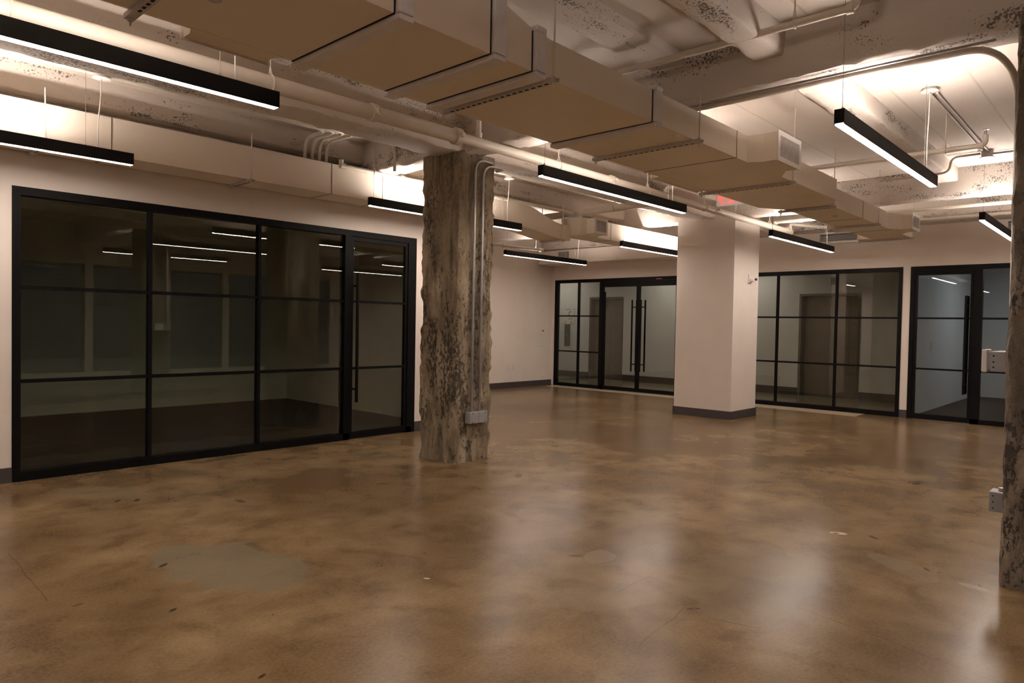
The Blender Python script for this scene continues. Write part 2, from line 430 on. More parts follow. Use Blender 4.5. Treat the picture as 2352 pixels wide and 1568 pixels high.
# baseboards
bh, bt = .125, .015
w = MB(); w.box(XR, A0-.0, YA-bt, YA, 0, bh); w.box(A1, 6.45+bt, YA-bt, YA, 0, bh)
struct('baseboard_left', w, 'base')
struct('baseboard_far_left', Bx(6.45+bt, XB, YC-bt, YC, 0, bh), 'base')
struct('baseboard_left_return', Bx(6.45, 6.45+bt, YA, YC, 0, bh), 'base')
w = MB(); w.box(XB-bt, XB, B3[1]+.004, B2[0]-.004, 0, bh); w.box(XB-bt, XB, B2[1], B1[0], 0, bh)
struct('baseboard_far', w, 'base')
w = MB()
for i in (0, 2, 4): w.box(XL-bt, XL, ys[i], ys[i+1], 0, .16)
struct('baseboard_lobby', w, 'base')
struct('trim_1', Bx(12.12, XB-.03, 6.2, YC-.16, .0, .004), 'threshold', 'pale cement strip on the floor along the far glass doors')
struct('trim_2', Bx(12.0, XB-.03, 3.55, 5.9, .0, .004), 'threshold', 'pale cement strip on the floor below the middle glass partition')

# ------------------------------------------------------------------ rough beams and columns
def rough(p, amp, sc, seed):
    q = Vector(p)*sc + Vector((seed*7.3, seed*3.1, seed*1.7))
    return noise.noise_vector(q)*amp + noise.noise_vector(q*3.1)*amp*.45
def beam(name, axis, a0, a1, c0, c1, z0, z1, m, label, chip=.03, seed=1, step=.07, parent=None):
    """rough concrete beam along an axis; the lower arrises are broken most"""
    n = max(2, int((a1-a0)/step))
    prof = []
    zs = [z1-(z1-z0)*k/5 for k in range(6)]
    prof += [(c0, z) for z in zs[:-1]] + [(c0, z0+.012), (c0+.012, z0)]
    for k in range(1, 4): prof.append((c0+(c1-c0)*k/4, z0))
    prof += [(c1-.012, z0), (c1, z0+.012)] + [(c1, z) for z in reversed(zs[:-1])]
    rings = []
    for i in range(n+1):
        a = a0+(a1-a0)*i/n; ring = []
        for (c, z) in prof:
            p = Vector((a, c, z)) if axis == 0 else Vector((c, a, z))
            e = max(0, 1-(z-z0)/.08); edge = e*max(0, 1-min(abs(c-c0), abs(c-c1))/.05)
            amp = .005 + chip*edge
            d = rough(p, amp, 4.2, seed)
            d[axis] = 0
            if z > z1-.001: d = Vector((0, 0, 0))
            # arrises only lose material
            if edge > .2:
                d.z = abs(d.z)
                k = 1-axis
                s_ = 1 if abs(c-c0) < abs(c-c1) else -1
                d[k] = s_*abs(d[k])
            ring.append(p+d)
        rings.append(ring)
    mb = MB(); mb.loft(rings, smooth=True)
    if parent is not None: return mb.build(name, m, parent)
    return tag(mb.build(name, m), label, 'ceiling beam')
beam('ceiling_beam', 0, XR, XB, 5.03, 5.43, ZB, ZS, 'beam_x', 'white painted rough concrete beam over the raw column, running away beside the thick pipe', .035, 1)
beam('ceiling_beam', 1, YR, 5.035, 4.665, 4.95, ZB, ZS, 'beam_y', 'pitted white concrete cross beam from the raw column to the right foreground column', .04, 2)
beam('ceiling_beam', 1, 5.425, YA, 4.665, 4.95, ZB, ZS, 'beam_y', 'short white concrete cross beam between the raw column and the left wall', .04, 3)
beam('ceiling_beam', 1, YR, 5.035, 9.97, 10.25, ZB, ZS, 'beam_y', 'bright white concrete cross beam in front of the white column, at far right', .03, 4)
beam('ceiling_beam', 1, 5.425, YC, 9.97, 10.25, ZB, ZS, 'beam_y', 'white concrete cross beam behind the white column, towards the recessed far left wall', .03, 5)
beam('ceiling_beam', 0, XR, 9.975, 6.70, 6.905, 3.17, ZS, 'beam_x', 'rough honeycombed concrete beam above the duct on the left wall', .02, 6)
beam('ceiling_joist', 0, 4.945, 9.975, 1.86, 2.13, 3.235, ZS, 'beam_x', 'shallow concrete joist above the right pendant light, beyond the pitted cross beam', .015, 7)
beam('ceiling_joist', 0, XR, 4.67, 1.89, 2.11, 3.215, ZS, 'beam_x', 'shallow concrete joist at top right, in front of the pitted cross beam', .015, 8)
beam('ceiling_joist', 0, XR, 4.67, 2.62, 2.92, 3.335, ZS, 'beam_x', 'low concrete ledge of the slab just above the large duct', .008, 9)
beam('ceiling_beam', 1, YR, YC, 12.05, XB+.001, 3.06, ZS, 'beam_y', 'white concrete edge beam along the top of the far wall', .02, 10)
def column(name, x0, x1, y0, y1, z1, m, label, amp, chip, seed, step=.035):
    per = []; rc = .012
    def side(p, q):
        n = max(3, int((Vector(q)-Vector(p)).length/step))
        for i in range(n): per.append(tuple(Vector(p).lerp(Vector(q), i/n)))
    side((x0+rc, y0), (x1-rc, y0)); side((x1, y0+rc), (x1, y1-rc)); side((x1-rc, y1), (x0+rc, y1)); side((x0, y1-rc), (x0, y0+rc))
    nz = int(z1/step); rings = []
    cx, cy = (x0+x1)/2, (y0+y1)/2
    for i in range(nz+1):
        z = z1*i/nz; ring = []
        for (x, y) in per:
            p = Vector((x, y, z))
            ex = min(abs(x-x0), abs(x-x1)); ey = min(abs(y-y0), abs(y-y1))
            e = max(0, 1-max(ex, ey)/.055)
            d = rough((x, y, z*.8), amp*.8, 3.2, seed)
            d = d + rough((x, y, z), amp*.5, 15, seed+3)
            if e > 0:
                k = abs(noise.noise(Vector((x*2, y*2, z*3.1+seed)))) + .6*abs(noise.noise(Vector((x*3, y*3, z*9+seed))))
                inw = Vector((cx-x, cy-y, 0)).normalized()
                d = d + inw*max(0, k-.12)*chip*e*1.6
            if i == 0:
                d = d*.3
            d.z = 0
            ring.append(p+d)
        rings.append(ring)
    return tag(MB().loft(rings, smooth=True).build(name, m), label, 'column')
column('concrete_column', 4.602, 5.118, 5.024, 5.574, 3.07, 'raw', 'stripped raw concrete column with chipped edges standing in the middle of the floor', .009, .045, 1, .024)
column('concrete_column', 4.583, 5.10, .08, .606, 3.07, 'raw2', 'dark brown raw concrete column cut off by the right edge of the frame', .010, .035, 2, .026)
t = thing('plastered_column', (10.38, 5.19, 0), 'smooth white plastered square column with dark base trim, before the far glass wall', 'column')
MB().box(9.945, 10.82, 4.708, 5.672, 0, ZS, .004).build('shaft', 'wall', t)
s = MB(); y0, y1, x0, x1 = 4.708-.013, 5.672+.013, 9.945-.013, 10.82+.013
s.box(x0, x1, y0, y1, 0, .125, .002)
s.build('base_trim', 'base', t)

# ------------------------------------------------------------------ glass partitions
def part_box(ax, u0, u1, d0, d1, z0, z1, mb):
    if ax == 'A': mb.box(u0, u1, YA+d0, YA+d1, z0, z1)
    else: mb.box(XB+d0, XB+d1, u0, u1, z0, z1)
def ptu(ax, u, d, z): return (u, YA+d, z) if ax == 'A' else (XB+d, u, z)
def partition(ax, u0, u1, h, mullions, jambs, doors, label, glassm, bars, side=.06, head=.068, sill=.075, both=True):
    """mullions: thin posts (u); jambs: (a,b) thick posts; doors: (a, b, handle_u list, with_bars, hinge_u)"""
    t = thing('glass_partition', ptu(ax, (u0+u1)/2, .05, 0), label, 'glass partition')
    f = MB(); D0, D1 = -.012, .10
    for q in ((u0, u0+side, 0, h), (u1-side, u1, 0, h), (u0+side, u1-side, h-head, h)):
        part_box(ax, q[0], q[1], D0, D1, q[2], q[3], f)
    # sill between fixed posts, interrupted by doors
    dd = sorted([(d[0], d[1]) for d in doors])
    cur = u0+side
    fixed = []
    for a, c in dd:
        if a-cur > .01: fixed.append((cur, a))
        cur = c
    if u1-side-cur > .01: fixed.append((cur, u1-side))
    for a, c in fixed: part_box(ax, a, c, D0, D1, 0, sill, f)
    f.build('frame', 'black', t)
    for a, c in jambs:
        j = MB(); part_box(ax, a, c, D0, D1, 0, h-head, j); j.build('door_jamb', 'black', t)
    for u in mullions:
        j = MB(); part_box(ax, u-.016, u+.016, -.006, .06, sill, h-head, j); j.build('mullion', 'black', t)
    for a, c in fixed:
        g = MB(); part_box(ax, a, c, .022, .032, sill, h-head, g); g.build('glass_panel', glassm, t)
        for z in bars:
            j = MB(); part_box(ax, a, c, .002, .052, z-.015, z+.015, j); j.build('glazing_bar', 'black', t)
    for (a, c, hs, wb, hd) in doors:
        j = MB(); st = .042; top = h-head-.004
        for q in ((a+.004, a+st, .012, top), (c-st, c-.004, .012, top), (a+st, c-st, top-hd, top), (a+st, c-st, .012, .012+.075)):
            part_box(ax, q[0], q[1], 0, .045, q[2], q[3], j)
        d = j.build('door', 'black', t)
        g = MB(); part_box(ax, a+st, c-st, .018, .028, .087, top-hd, g); g.build('door_glass', glassm, d)
        if wb:
            for z in bars:
                j = MB(); part_box(ax, a+st, c-st, .002, .043, z-.014, z+.014, j); j.build('door_bar', 'black', d)
        for hu in hs:
            j = MB(); za, zb = .44, 1.945
            for dep in (-.062, .105):
                j.cyl(ptu(ax, hu, dep, za), ptu(ax, hu, dep, zb), .018, 14)
            for z in (za+.15, zb-.15):
                j.cyl(ptu(ax, hu, -.062, z), ptu(ax, hu, .105, z), .011, 10)
            j.build('pull_handle', 'black', d)
    return t
pA = partition('A', A0, A1, HA, [2.465, 3.538], [(4.575, 4.655), (5.50, 5.565)], [(4.655, 5.50, [4.715], True, .045)],
          'wide black framed glass partition with one door in the left wall', 'glass_dark', (.832, 1.6145))
pB = partition('B', B1[0], B1[1], HB, [9.587], [(8.905, 9.0)], [(8.018, 8.905, [8.118], False, .115), (7.09, 8.018, [7.905], False, .115)],
          'black framed double glass doors with sidelight at the far end of the hall', 'glass', (.80, 1.60))
pC = partition('B', B2[0], B2[1], HB, [4.06, 5.074], [], [], 'black framed fixed glass screen right of the white column', 'glass', (.80, 1.60))
pD = partition('B', B3[0], B3[1], HB, [1.0, -.1], [(1.965, 2.075)], [(2.075, 2.872, [2.16], True, .07)],
          'black framed glass partition with door at far right, partly behind the brown column', 'glass', (.80, 1.60))
# small details of the double doors
o = MB(); o.box(XB-.022, XB-.012, 7.45, 7.58, HB-.05, HB-.045); o.build('indicator_strip', 'led', pB)  # added glowing strip, imitates the EXIT sign mirrored in the door header
o = MB(); o.box(XB-.0, XB+.05, 8.845, 8.885, 2.13, 2.245); o.build('door_closer', 'box_grey', pB)

# ------------------------------------------------------------------ lobby things
def elevator(y0, y1, label):
    t = thing('elevator_door', (XL+.2, (y0+y1)/2, 0), label, 'elevator door', 'elevator doors in the lobby')
    f = MB(); fr = .05
    f.box(XL-.004, XL+.22, y0, y0+fr, 0, 2.14); f.box(XL-.004, XL+.22, y1-fr, y1, 0, 2.14); f.box(XL-.004, XL+.22, y0+fr, y1-fr, 2.09, 2.14)
    f.build('frame', 'elevframe', t)
    ym = (y0+y1)/2
    for a, c in ((y0+fr, ym-.003), (ym+.003, y1-fr)):
        MB().box(XL+.20, XL+.23, a, c, .005, 2.09, .002).build('door_panel', 'elev', t)
elevator(*EL[0], 'brown metal elevator door in the lobby, seen through the double glass doors')
elevator(*EL[1], 'brown metal elevator door in the lobby, seen through the fixed glass screen')
t = thing('floor_indicator', (XL, 4.87, 2.30), 'small dark floor indicator box above the right elevator door', 'indicator')
MB().box(XL-.03, XL, 4.83, 4.95, 2.31, 2.47, .003).build('case', 'base', t)
MB().box(XL-.033, XL-.03, 4.85, 4.93, 2.36, 2.44).build('screen', 'hole', t)
t = thing('elevator_sign', (XL, 11.72, 1.42), 'white lobby plaque with a dark letter C behind the leftmost far glass pane', 'sign')
c = MB().box(XL-.015, XL, 11.56, 11.94, 1.43, 1.86, .004)
for q in ((11.60, 11.76, 1.575, 1.583), (11.62, 11.76, 1.555, 1.563), (11.62, 11.68, 1.47, 1.49), (11.82, 11.88, 1.47, 1.49), (11.66, 11.86, 1.815, 1.825)):
    c.box(XL-.018, XL-.015, *q, 0, 1)
c.build('plate', ('plaque', 'ink'), t)
c = MB(); cx, cz = 11.69, 1.70
n = 20; outp = []; inp = []
for k in range(n+1):
    a = math.radians(50+260*k/n)
    outp.append((XL-.016, cx-.052*math.cos(a), cz+.07*math.sin(a))); inp.append((XL-.016, cx-.034*math.cos(a), cz+.052*math.sin(a)))
for k in range(n):
    c.prism([outp[k], outp[k+1], inp[k+1], inp[k]], (-.003, 0, 0))
c.build('letter', 'ink', t)
t = thing('call_panel', (XL, 11.82, .82), 'slim grey call panel under the lobby plaque', 'panel')
MB().box(XL-.02, XL, 11.69, 11.88, .83, 1.41, .008).build('plate', 'elevframe', t)
MB().lathe((XL-.021, 11.785, 1.12), [(.0, .0), (.018, 0), (.018, -.006), (0, -.006)], 16, 'x').build('button', 'box_grey', t)
for y, lb in ((6.6, 'round ceiling downlight in the lobby behind the white column'), (8.6, 'round ceiling downlight in the lobby behind the double doors'), (11.9, 'round ceiling downlight in the lobby above the plaque')):
    t = thing('downlight', (14.1, y, 2.88), lb, 'ceiling light', 'lobby downlights')
    MB().lathe((14.1, y, 2.875), [(.135, .025), (.135, 0), (.115, 0), (.115, .025)], 24).build('rim', 'plastic', t)
    MB().lathe((14.1, y, 2.882), [(.0, 0), (.114, 0), (.114, .012), (0, .012)], 24).build('lens', 'lobbylamp', t)
t = thing('panel_light', (15.6, 1.2, 2.93), 'cool ceiling panel light in the office behind the right glass partition', 'ceiling light')  # out of view, added to brighten the office
MB().box(15.0, 16.2, .9, 1.5, 2.932, 2.949).build('rim', 'plastic', t)
MB().box(15.03, 16.17, .93, 1.47, 2.925, 2.932).build('lens', 'officelamp', t)

# ------------------------------------------------------------------ linear pendant lights
def lamp_proto():
    t = thing('pendant_light', (0, 0, 0), '-', 'pendant light', 'black linear pendant lights')
    ln, wd, ht = 2.40, .058, .092
    h = MB()
    h.box(0, ln, -wd/2, -wd/2+.004, 0, ht); h.box(0, ln, wd/2-.004, wd/2, 0, ht)
    h.box(.004, ln-.004, -wd/2+.004, wd/2-.004, .03, .06)
    h.box(.004, .355, -wd/2+.004, wd/2-.004, .06, ht-.004); h.box(1.865, ln-.004, -wd/2+.004, wd/2-.004, .06, ht-.004)
    h.build('housing', 'lamp', t)
    for a in (0, ln-.005):
        MB().box(a-.001 if a == 0 else a, a+.005 if a == 0 else a+.006, -wd/2-.0005, wd/2+.0005, .007, ht+.001).build('end_cap', 'lamp', t)
    MB().box(.006, ln-.006, -wd/2+.0045, wd/2-.0045, -.001, .012).build('lower_lens', 'down', t)
    MB().box(.36, 1.86, -wd/2+.0045, wd/2-.0045, .068, .084).build('upper_lens', 'up', t)
    for x in (.05, ln-.34):
        w = MB(); w.cyl((x, 0, .06), (x, 0, .779), .0016, 6); w.cyl((x, 0, .085), (x, 0, .115), .005, 8)
        w.build('suspension_wire', 'wire', t)
    c = MB(); c.tube([(ln-.25, 0, .09), (ln-.255, .004, .3), (ln-.235, .0, .55), (ln-.23, 0, .755)], .0045, 8, .12)
    c.build('power_cord', 'cord', t)
    MB().lathe((ln-.23, 0, .745), [(0, 0), (.03, 0), (.066, .006), (.066, .014), (.05, .016), (.05, .04), (0, .04)], 28).build('canopy', 'plastic', t)
    return t
proto = lamp_proto()
lamps = [((-.335, 3.838), 'black linear pendant light at top left, largest in view'),
         ((-.335, 6.185), 'black linear pendant light before the left wall duct, cut by the left frame edge'),
         ((4.425, 6.225), 'black linear pendant light passing behind the raw concrete column'),
         ((4.425, 3.82), 'black linear pendant light under the thick pipe, between raw column and white column'),
         ((9.20, 3.85), 'black linear pendant light just right of the white column'),
         ((9.05, 8.62), 'black linear pendant light farthest left, before the recessed far wall'),
         ((9.10, 6.17), 'black linear pendant light ending behind the white column, against a glowing duct'),
         ((4.425, 1.452), 'black linear pendant light at upper right beneath the joist'),
         ((9.16, 1.47), 'black linear pendant light at far right, cut off by the brown column'),
         ((-.335, 1.452), 'black linear pendant light over the camera, outside the frame at top'),
         ((-.335, -.92), 'black linear pendant light behind the camera, seen as a reflection'),
         ((4.425, -.92), 'black linear pendant light right of the frame, near the brown column'),
         ((9.16, -.92), 'black linear pendant light right of the frame, near the far wall')]
for i, ((x, y), lb) in enumerate(lamps):
    if i == 0: o = proto
    else:
        o = proto.copy(); COL.objects.link(o)
        for ch in proto.children:
            c = ch.copy(); COL.objects.link(c); c.parent = o
    o.location = (x, y, 2.62); o['label'] = lb
    if 6.18 < y < 6.23 and x < 5:      # these two hang from the conduit rack, a little below the slab
        for ch in o.children:
            if ch.name.startswith(('suspension_wire', 'power_cord')): ch.scale.z = .866
            if ch.name.startswith('canopy'): ch.location.z -= .112

# ------------------------------------------------------------------ ducts
def rect_loft(secs):
    """secs: (x, y0, y1, z0, z1)"""
    return MB().loft([[(x, y0, z0), (x, y1, z0), (x, y1, z1), (x, y0, z1)] for (x, y0, y1, z0, z1) in secs])
def flange(x, y0, y1, z0, z1, parent, wd=.085, th=.03):
    s = MB()
    def bar(a0, a1, b0, b1): s.box(x-wd/2, x+wd/2, a0, a1, b0, b1, .009)
    bar(y0-th, y1+th, z0-th, z0); bar(y0-th, y1+th, z1, z1+th); bar(y0-th, y0, z0+.002, z1); bar(y1, y1+th, z0+.002, z1)
    xj = x-wd/2-.004
    for q in ((y0-.002, y1+.002, z0-.002, z0), (y0-.002, y0, z0, z1), (y1, y1+.002, z0, z1)): s.box(xj-.004, xj+.004, *q, 0, 1)
    return s.build('flange', ('flange', 'hole'), parent)
def seam(x, y0, y1, z0, z1, parent):
    s = MB(); t_ = .0025
    s.box(x-.004, x+.004, y0-t_, y1+t_, z0-t_, z0); s.box(x-.004, x+.004, y0-t_, y0, z0, z1); s.box(x-.004, x+.004, y1, y1+t_, z0, z1)
    return s.build('seam', 'seam', parent)
def boot(parent, sgn, yd, yo, xa0, xa1, xb0, xb1, z0, z1, zo1):
    """side outlet: flares from the duct (xa0..xa1 at yd) to a grille (xb0..xb1 at yo)"""
    z0 = z0-.002; z1 = z1-.002
    ym = yd+(yo-yd)*.5
    b = MB().loft([[(xa0, yd, z0), (xa1, yd, z0), (xa1, yd, z1), (xa0, yd, z1)],
                   [(xb0, ym, z0), (xb1, ym, z0), (xb1, ym, zo1), (xb0, ym, zo1)],
                   [(xb0, yo, z0), (xb1, yo, z0), (xb1, yo, zo1), (xb0, yo, zo1)]]).build('outlet_boot', 'duct', parent)
    e = .03; yy0, yy1 = (yo-.012, yo) if sgn < 0 else (yo, yo+.012)
    f = MB()
    for q in ((xb0-.012, xb1+.012, z0-.008, z0+e), (xb0-.012, xb1+.012, zo1-e, zo1+.008), (xb0-.012, xb0+e, z0+e, zo1-e), (xb1-e, xb1+.012, z0+e, zo1-e)):
        f.box(q[0], q[1], yy0, yy1, q[2], q[3])
    f.build('grille_frame', 'plastic', b)
    g = MB(); n = max(8, int((xb1-xb0-2*e)/.016))
    for k in range(n):
        x = xb0+e+(xb1-xb0-2*e)*(k+.5)/n
        g.box(x-.0035, x+.0035, min(yo-.009*1, yo+.004), max(yo-.009, yo+.004), z0+e, zo1-e)
    g.build('grille_blades', 'strut', b)
    MB().box(xb0+e*.8, xb1-e*.8, yo-.002 if sgn > 0 else yo+.0, yo+.002 if sgn < 0 else yo, z0+e*.8, zo1-e*.8).build('grille_core', 'grille', b)
# main duct
t = thing('air_duct', (5.0, 2.93, 2.73), 'large off-white rectangular air duct running overhead from the camera to the far wall', 'air duct')
Z0, Z1 = 2.73, 2.942
DY0, DY1 = 2.492, 3.355
rect_loft([(-2.5, DY0, DY1, Z0, 3.02), (2.55, DY0, DY1, Z0, 3.02), (2.84, DY0, DY1, Z0, Z1), (7.58, DY0, DY1-.04, Z0, Z1), (7.86, 2.65, 3.14, Z0, Z1), (11.28, 2.65, 3.14, Z0, Z1)]).build('duct_body', 'duct', t)
flange(1.935, DY0, DY1, Z0, 3.02, t); flange(2.532, DY0, DY1, Z0, 3.02, t); flange(2.845, DY0, DY1-.01, Z0, Z1, t); flange(4.045, DY0, DY1-.015, Z0, Z1, t)
for x, a, c in ((5.25, DY0, DY1-.02), (7.86, 2.65, 3.14), (9.0, 2.65, 3.14), (10.2, 2.65, 3.14)): seam(x, a, c, Z0, Z1, t)
boot(t, -1, DY0, 2.268, 5.44, 6.16, 5.50, 5.955, Z0, Z1, 2.955)
boot(t, -1, 2.65, 2.41, 10.08, 10.75, 10.22, 10.58, Z0, Z1, 2.93)
boot(t, 1, DY1-.02, 3.475, 1.36, 1.83, 1.385, 1.80, Z0, 2.99, 2.98)
boot(t, 1, DY1-.06, 3.40, 5.45, 6.37, 5.49, 6.33, Z0, Z1, 2.93)
boot(t, 1, 3.12, 3.27, 9.62, 10.1, 9.66, 10.06, Z0, Z1, 2.93)
boot(t, 1, 3.12, 3.30, 11.0, 11.27, 11.02, 11.25, Z0, Z1, 2.93)
for x, y in ((1.30, 2.95), (8.6, 2.84)):
    MB().lathe((x, y, Z0-.022), [(0, 0), (.012, 0), (.016, .006), (.03, .008), (.034, .022), (0, .022)], 20).build('test_port', 'strut', t)
# duct above the left wall
t = thing('air_duct', (3.0, 6.68, 2.73), 'white rectangular air duct along the top of the left wall', 'air duct')
ya, yb = 6.48, 6.885
S_ = [(-2.5, ya, yb, 2.732, 3.05), (7.12, ya, yb, 2.732, 3.05)]
for k in range(1, 13):
    u = k/12; e = u*u*(3-2*u)
    S_.append((7.12+.95*u, ya, yb, 2.732-.085*e, 3.05-.19*e))
S_.append((8.215, ya, yb, 2.647, 2.86))
rect_loft(S_).build('duct_body', 'duct', t)
for x in (2.0, 4.12, 4.78, 6.55): seam(x, ya, yb, 2.732, 3.05, t)
# its continuation to the far end
t = thing('air_duct', (10, 6.47, 2.72), 'white rectangular air duct lit brightly behind the white column', 'air duct')
rect_loft([(8.22, 6.30, 6.66, 2.72, 2.985), (11.95, 6.30, 6.66, 2.72, 2.985)]).build('duct_body', 'duct', t)
for x in (9.0, 10.2): seam(x, 6.30, 6.66, 2.72, 2.985, t)
boot(t, -1, 6.30, 6.02, 8.06+.18, 8.66, 8.19, 8.49, 2.725, 2.985, 2.945)
# bulkhead on the far wall, left
t = thing('duct_bulkhead', (12.2, 8.7, 2.745), 'white boxed duct with a small square grille along the far wall above the double doors', 'air duct')
MB().box(11.93, XB-.002, 6.70, YC-.05, 2.745, 3.03).build('bulkhead_body', 'wall', t)
g = MB()
for k in range(9):
    g.box(11.915, 11.928, 9.46+.0325*k, 9.46+.0325*k+.008, 2.83, 2.985)
for k in range(6):
    g.box(11.915, 11.928, 9.46, 9.73, 2.83+.03*k, 2.83+.03*k+.007)
g.build('grille', 'strut', t)
MB().box(11.924, 11.93, 9.45, 9.74, 2.82, 2.995).build('grille_core', 'grille', t)
# louvred return boxes on the far wall, right
def louvre_box(y0, y1, z0, z1, label):
    t = thing('louvre_vent', (XB-.06, (y0+y1)/2, z0), label, 'vent')
    d = .11; f = MB()
    f.box(XB-d, XB, y0, y0+.035, z0, z1); f.box(XB-d, XB, y1-.035, y1, z0, z1); f.box(XB-d, XB, y0+.035, y1-.035, z0, z0+.03); f.box(XB-d, XB, y0+.035, y1-.035, z1-.03, z1)
    f.build('frame', 'plastic', t)
    MB().box(XB-.03, XB-.002, y0+.035, y1-.035, z0+.03, z1-.03).build('backing', 'grille', t)
    n = int((z1-z0-.06)/.026)
    for k in range(n):
        z = z0+.04+k*.026
        MB().prism([(XB-d+.012, y0+.035, z), (XB-d+.018, y0+.035, z-.004), (XB-d+.055, y0+.035, z+.012), (XB-d+.05, y0+.035, z+.016)], (0, y1-y0-.07, 0)).build('blade', 'plastic', t)
louvre_box(3.3, 4.36, 2.86, 3.05, 'wide white louvred vent high on the far wall, behind the end of the big duct')
louvre_box(1.0, 1.70, 2.86, 3.05, 'white louvred vent high on the far wall, half hidden by the brown column')

# ------------------------------------------------------------------ trapeze hangers under the ducts
def trapeze(x, y0, y1, z, label, z_top=ZS, holes=True):
    t = thing('trapeze_hanger', (x, (y0+y1)/2, z-.04), label, 'hanger', 'trapeze hangers under the ducts')
    s = MB(); w_ = .021; h = .024
    s.box(x-w_, x-w_+.003, y0, y1, z-h, z); s.box(x+w_-.003, x+w_, y0, y1, z-h, z); s.box(x-w_+.003, x+w_-.003, y0, y1, z-h, z-h+.003)
    if holes:
        n = int((y1-y0-.12)/.048)
        for k in range(n):
            y = y0+.075+k*.048
            s.box(x-.007, x+.007, y-.013, y+.013, z-h-.0012, z-h+.0005, 0, 1)
    s.build('strut_channel', ('strut', 'hole'), t)
    for y in (y0+.022, y1-.022):
        r = MB(); r.cyl((x, y, z-.055), (x, y, z_top), .005, 8); r.cyl((x, y, z-.036), (x, y, z-.025), .012, 6); r.cyl((x, y, z), (x, y, z+.01), .012, 6)
        r.build('threaded_rod', 'pipe', t)
zt = Z0-.001
trapeze(1.12, DY0-.06, DY1+.06, zt, 'perforated strut hanger under the big duct at the top left frame edge')
trapeze(2.95, DY0-.05, DY1+.03, zt, 'slotted strut hanger under the big duct just before the raw column')
trapeze(4.575, DY0-.06, DY1+.03, zt, 'slotted strut hanger under the big duct at the pitted cross beam', ZB)
trapeze(6.40, DY0-.03, DY1+.06, zt, 'slotted strut hanger under the big duct beside the exit sign')
trapeze(7.90, 2.60, 3.22, zt, 'strut hanger under the big duct where it narrows')
trapeze(9.54, 2.60, 3.22, zt, 'strut hanger under the narrow part of the big duct, second from its end')
trapeze(11.19, 2.60, 3.34, zt, 'strut hanger under the far end of the big duct')
trapeze(3.215, 6.43, 6.895, 2.731, 'strut hanger under the left wall duct, between two pendant lights', 3.17)
trapeze(8.02, 6.45, 6.895, 2.646, 'strut hanger under the dipped end of the left wall duct', 3.17, False)
trapeze(1.52, 6.44, 6.895, 2.731, 'strut hanger of the left wall duct above the cut off pendant light', 3.17)

# ------------------------------------------------------------------ pipes
def pipe(name, pts, r, label, cat='pipe', m='pipe', fil=.0, fittings=(), group=None, seg=18):
    t = thing(name, pts[0], label, cat, group)
    MB().tube(pts, r, seg, fil).build('pipe_run', m, t)
    for (p, q, rr) in fittings:
        f = MB(); f.cyl(p, q, rr, 18)
        f.build('coupling', m, t)
    return t
PY, PZ = 4.42, 2.965
def hanger_ring(t, c, axis, r, ztop):
    h = MB(); n = 20
    ring = []
    for k in range(n+1):
        a = 2*math.pi*k/n
        ring.append((c[0]+(0 if axis == 0 else math.cos(a)*r), c[1]+(math.cos(a)*r if axis == 0 else 0), c[2]+math.sin(a)*r))
    h.tube(ring, .006, 6)
    h.cyl((c[0], c[1], c[2]+r), (c[0], c[1], ztop), .005, 8)
    k = .02
    dx = (0, k) if axis == 0 else (k, 0)
    h.tube([(c[0]-dx[0], c[1]-dx[1], c[2]+r*.9), (c[0], c[1], c[2]+r+.06), (c[0]+dx[0], c[1]+dx[1], c[2]+r*.9)], .006, 6)
    return h.build('hanger', 'pipe', t)
t = thing('sprinkler_main', (4, PY, PZ), 'thick off-white sprinkler main running overhead from top left past the raw column', 'pipe')
MB().tube([(-2.5, PY, PZ-.012), (4.02, PY, PZ)], .056, 20).build('pipe_run', 'pipe', t)
MB().tube([(4.0, PY, PZ), (11.35, PY, PZ-.01)], .0445, 20).build('pipe_run', 'pipe', t)
for x in (3.16,): # grooved coupling
    c = MB(); c.cyl((x-.022, PY, PZ), (x+.022, PY, PZ), .068, 20); c.box(x-.018, x+.018, PY-.10, PY-.05, PZ-.02, PZ+.02, .006); c.cyl((x, PY-.085, PZ-.035), (x, PY-.085, PZ+.035), .008, 8); c.build('coupling', 'pipe', t)
for x, r in ((4.02, .072), (6.30, .056), (8.70, .055), (11.2, .055)):
    c = MB(); c.cyl((x-.03, PY, PZ), (x+.03, PY, PZ), r, 20); c.box(x-.014, x+.014, PY-r-.025, PY-r+.01, PZ-.02, PZ+.02, .005); c.box(x-.014, x+.014, PY+r-.01, PY+r+.025, PZ-.02, PZ+.02, .005); c.build('coupling', 'pipe', t)
for x, r in ((.88, .058), (2.33, .058), (5.39, .047), (7.03, .047), (8.42, .047), (10.5, .047)):
    hanger_ring(t, (x, PY, PZ-.005), 0, r, ZS)
def branch(x, z, y1, label, r=.0235, up=True, x1=None):
    x1 = x if x1 is None else x1
    t = thing('sprinkler_branch', (x, PY, PZ), label, 'pipe', 'sprinkler branch pipes')
    pts = [(x, PY, PZ+.04), (x, PY, z), (x1, PY-.35, z), (x1, y1, z)]
    if x1 == x: pts = [(x, PY, PZ+.04), (x, PY, z), (x, y1, z)]
    if up: pts.append((x1, y1, z+.09))
    MB().tube(pts, r, 14, .045).build('pipe_run', 'pipe', t)
    for (p, q) in (((x, PY, PZ+.04), (x, PY, PZ+.085)), ((x1, PY-.42, z), (x1, PY-.37, z)), ((x1, y1+.05, z), (x1, y1+.012, z))):
        MB().cyl(p, q, r+.008, 14).build('coupling', 'pipe', t)
    if up:
        h = MB(); h.cyl((x1, y1, z+.09), (x1, y1, z+.13), .012, 10); h.lathe((x1, y1, z+.135), [(0, 0), (.028, 0), (.028, .003), (0, .003)], 16)
        h.build('sprinkler_head', 'pipe_grey', t)
    return t
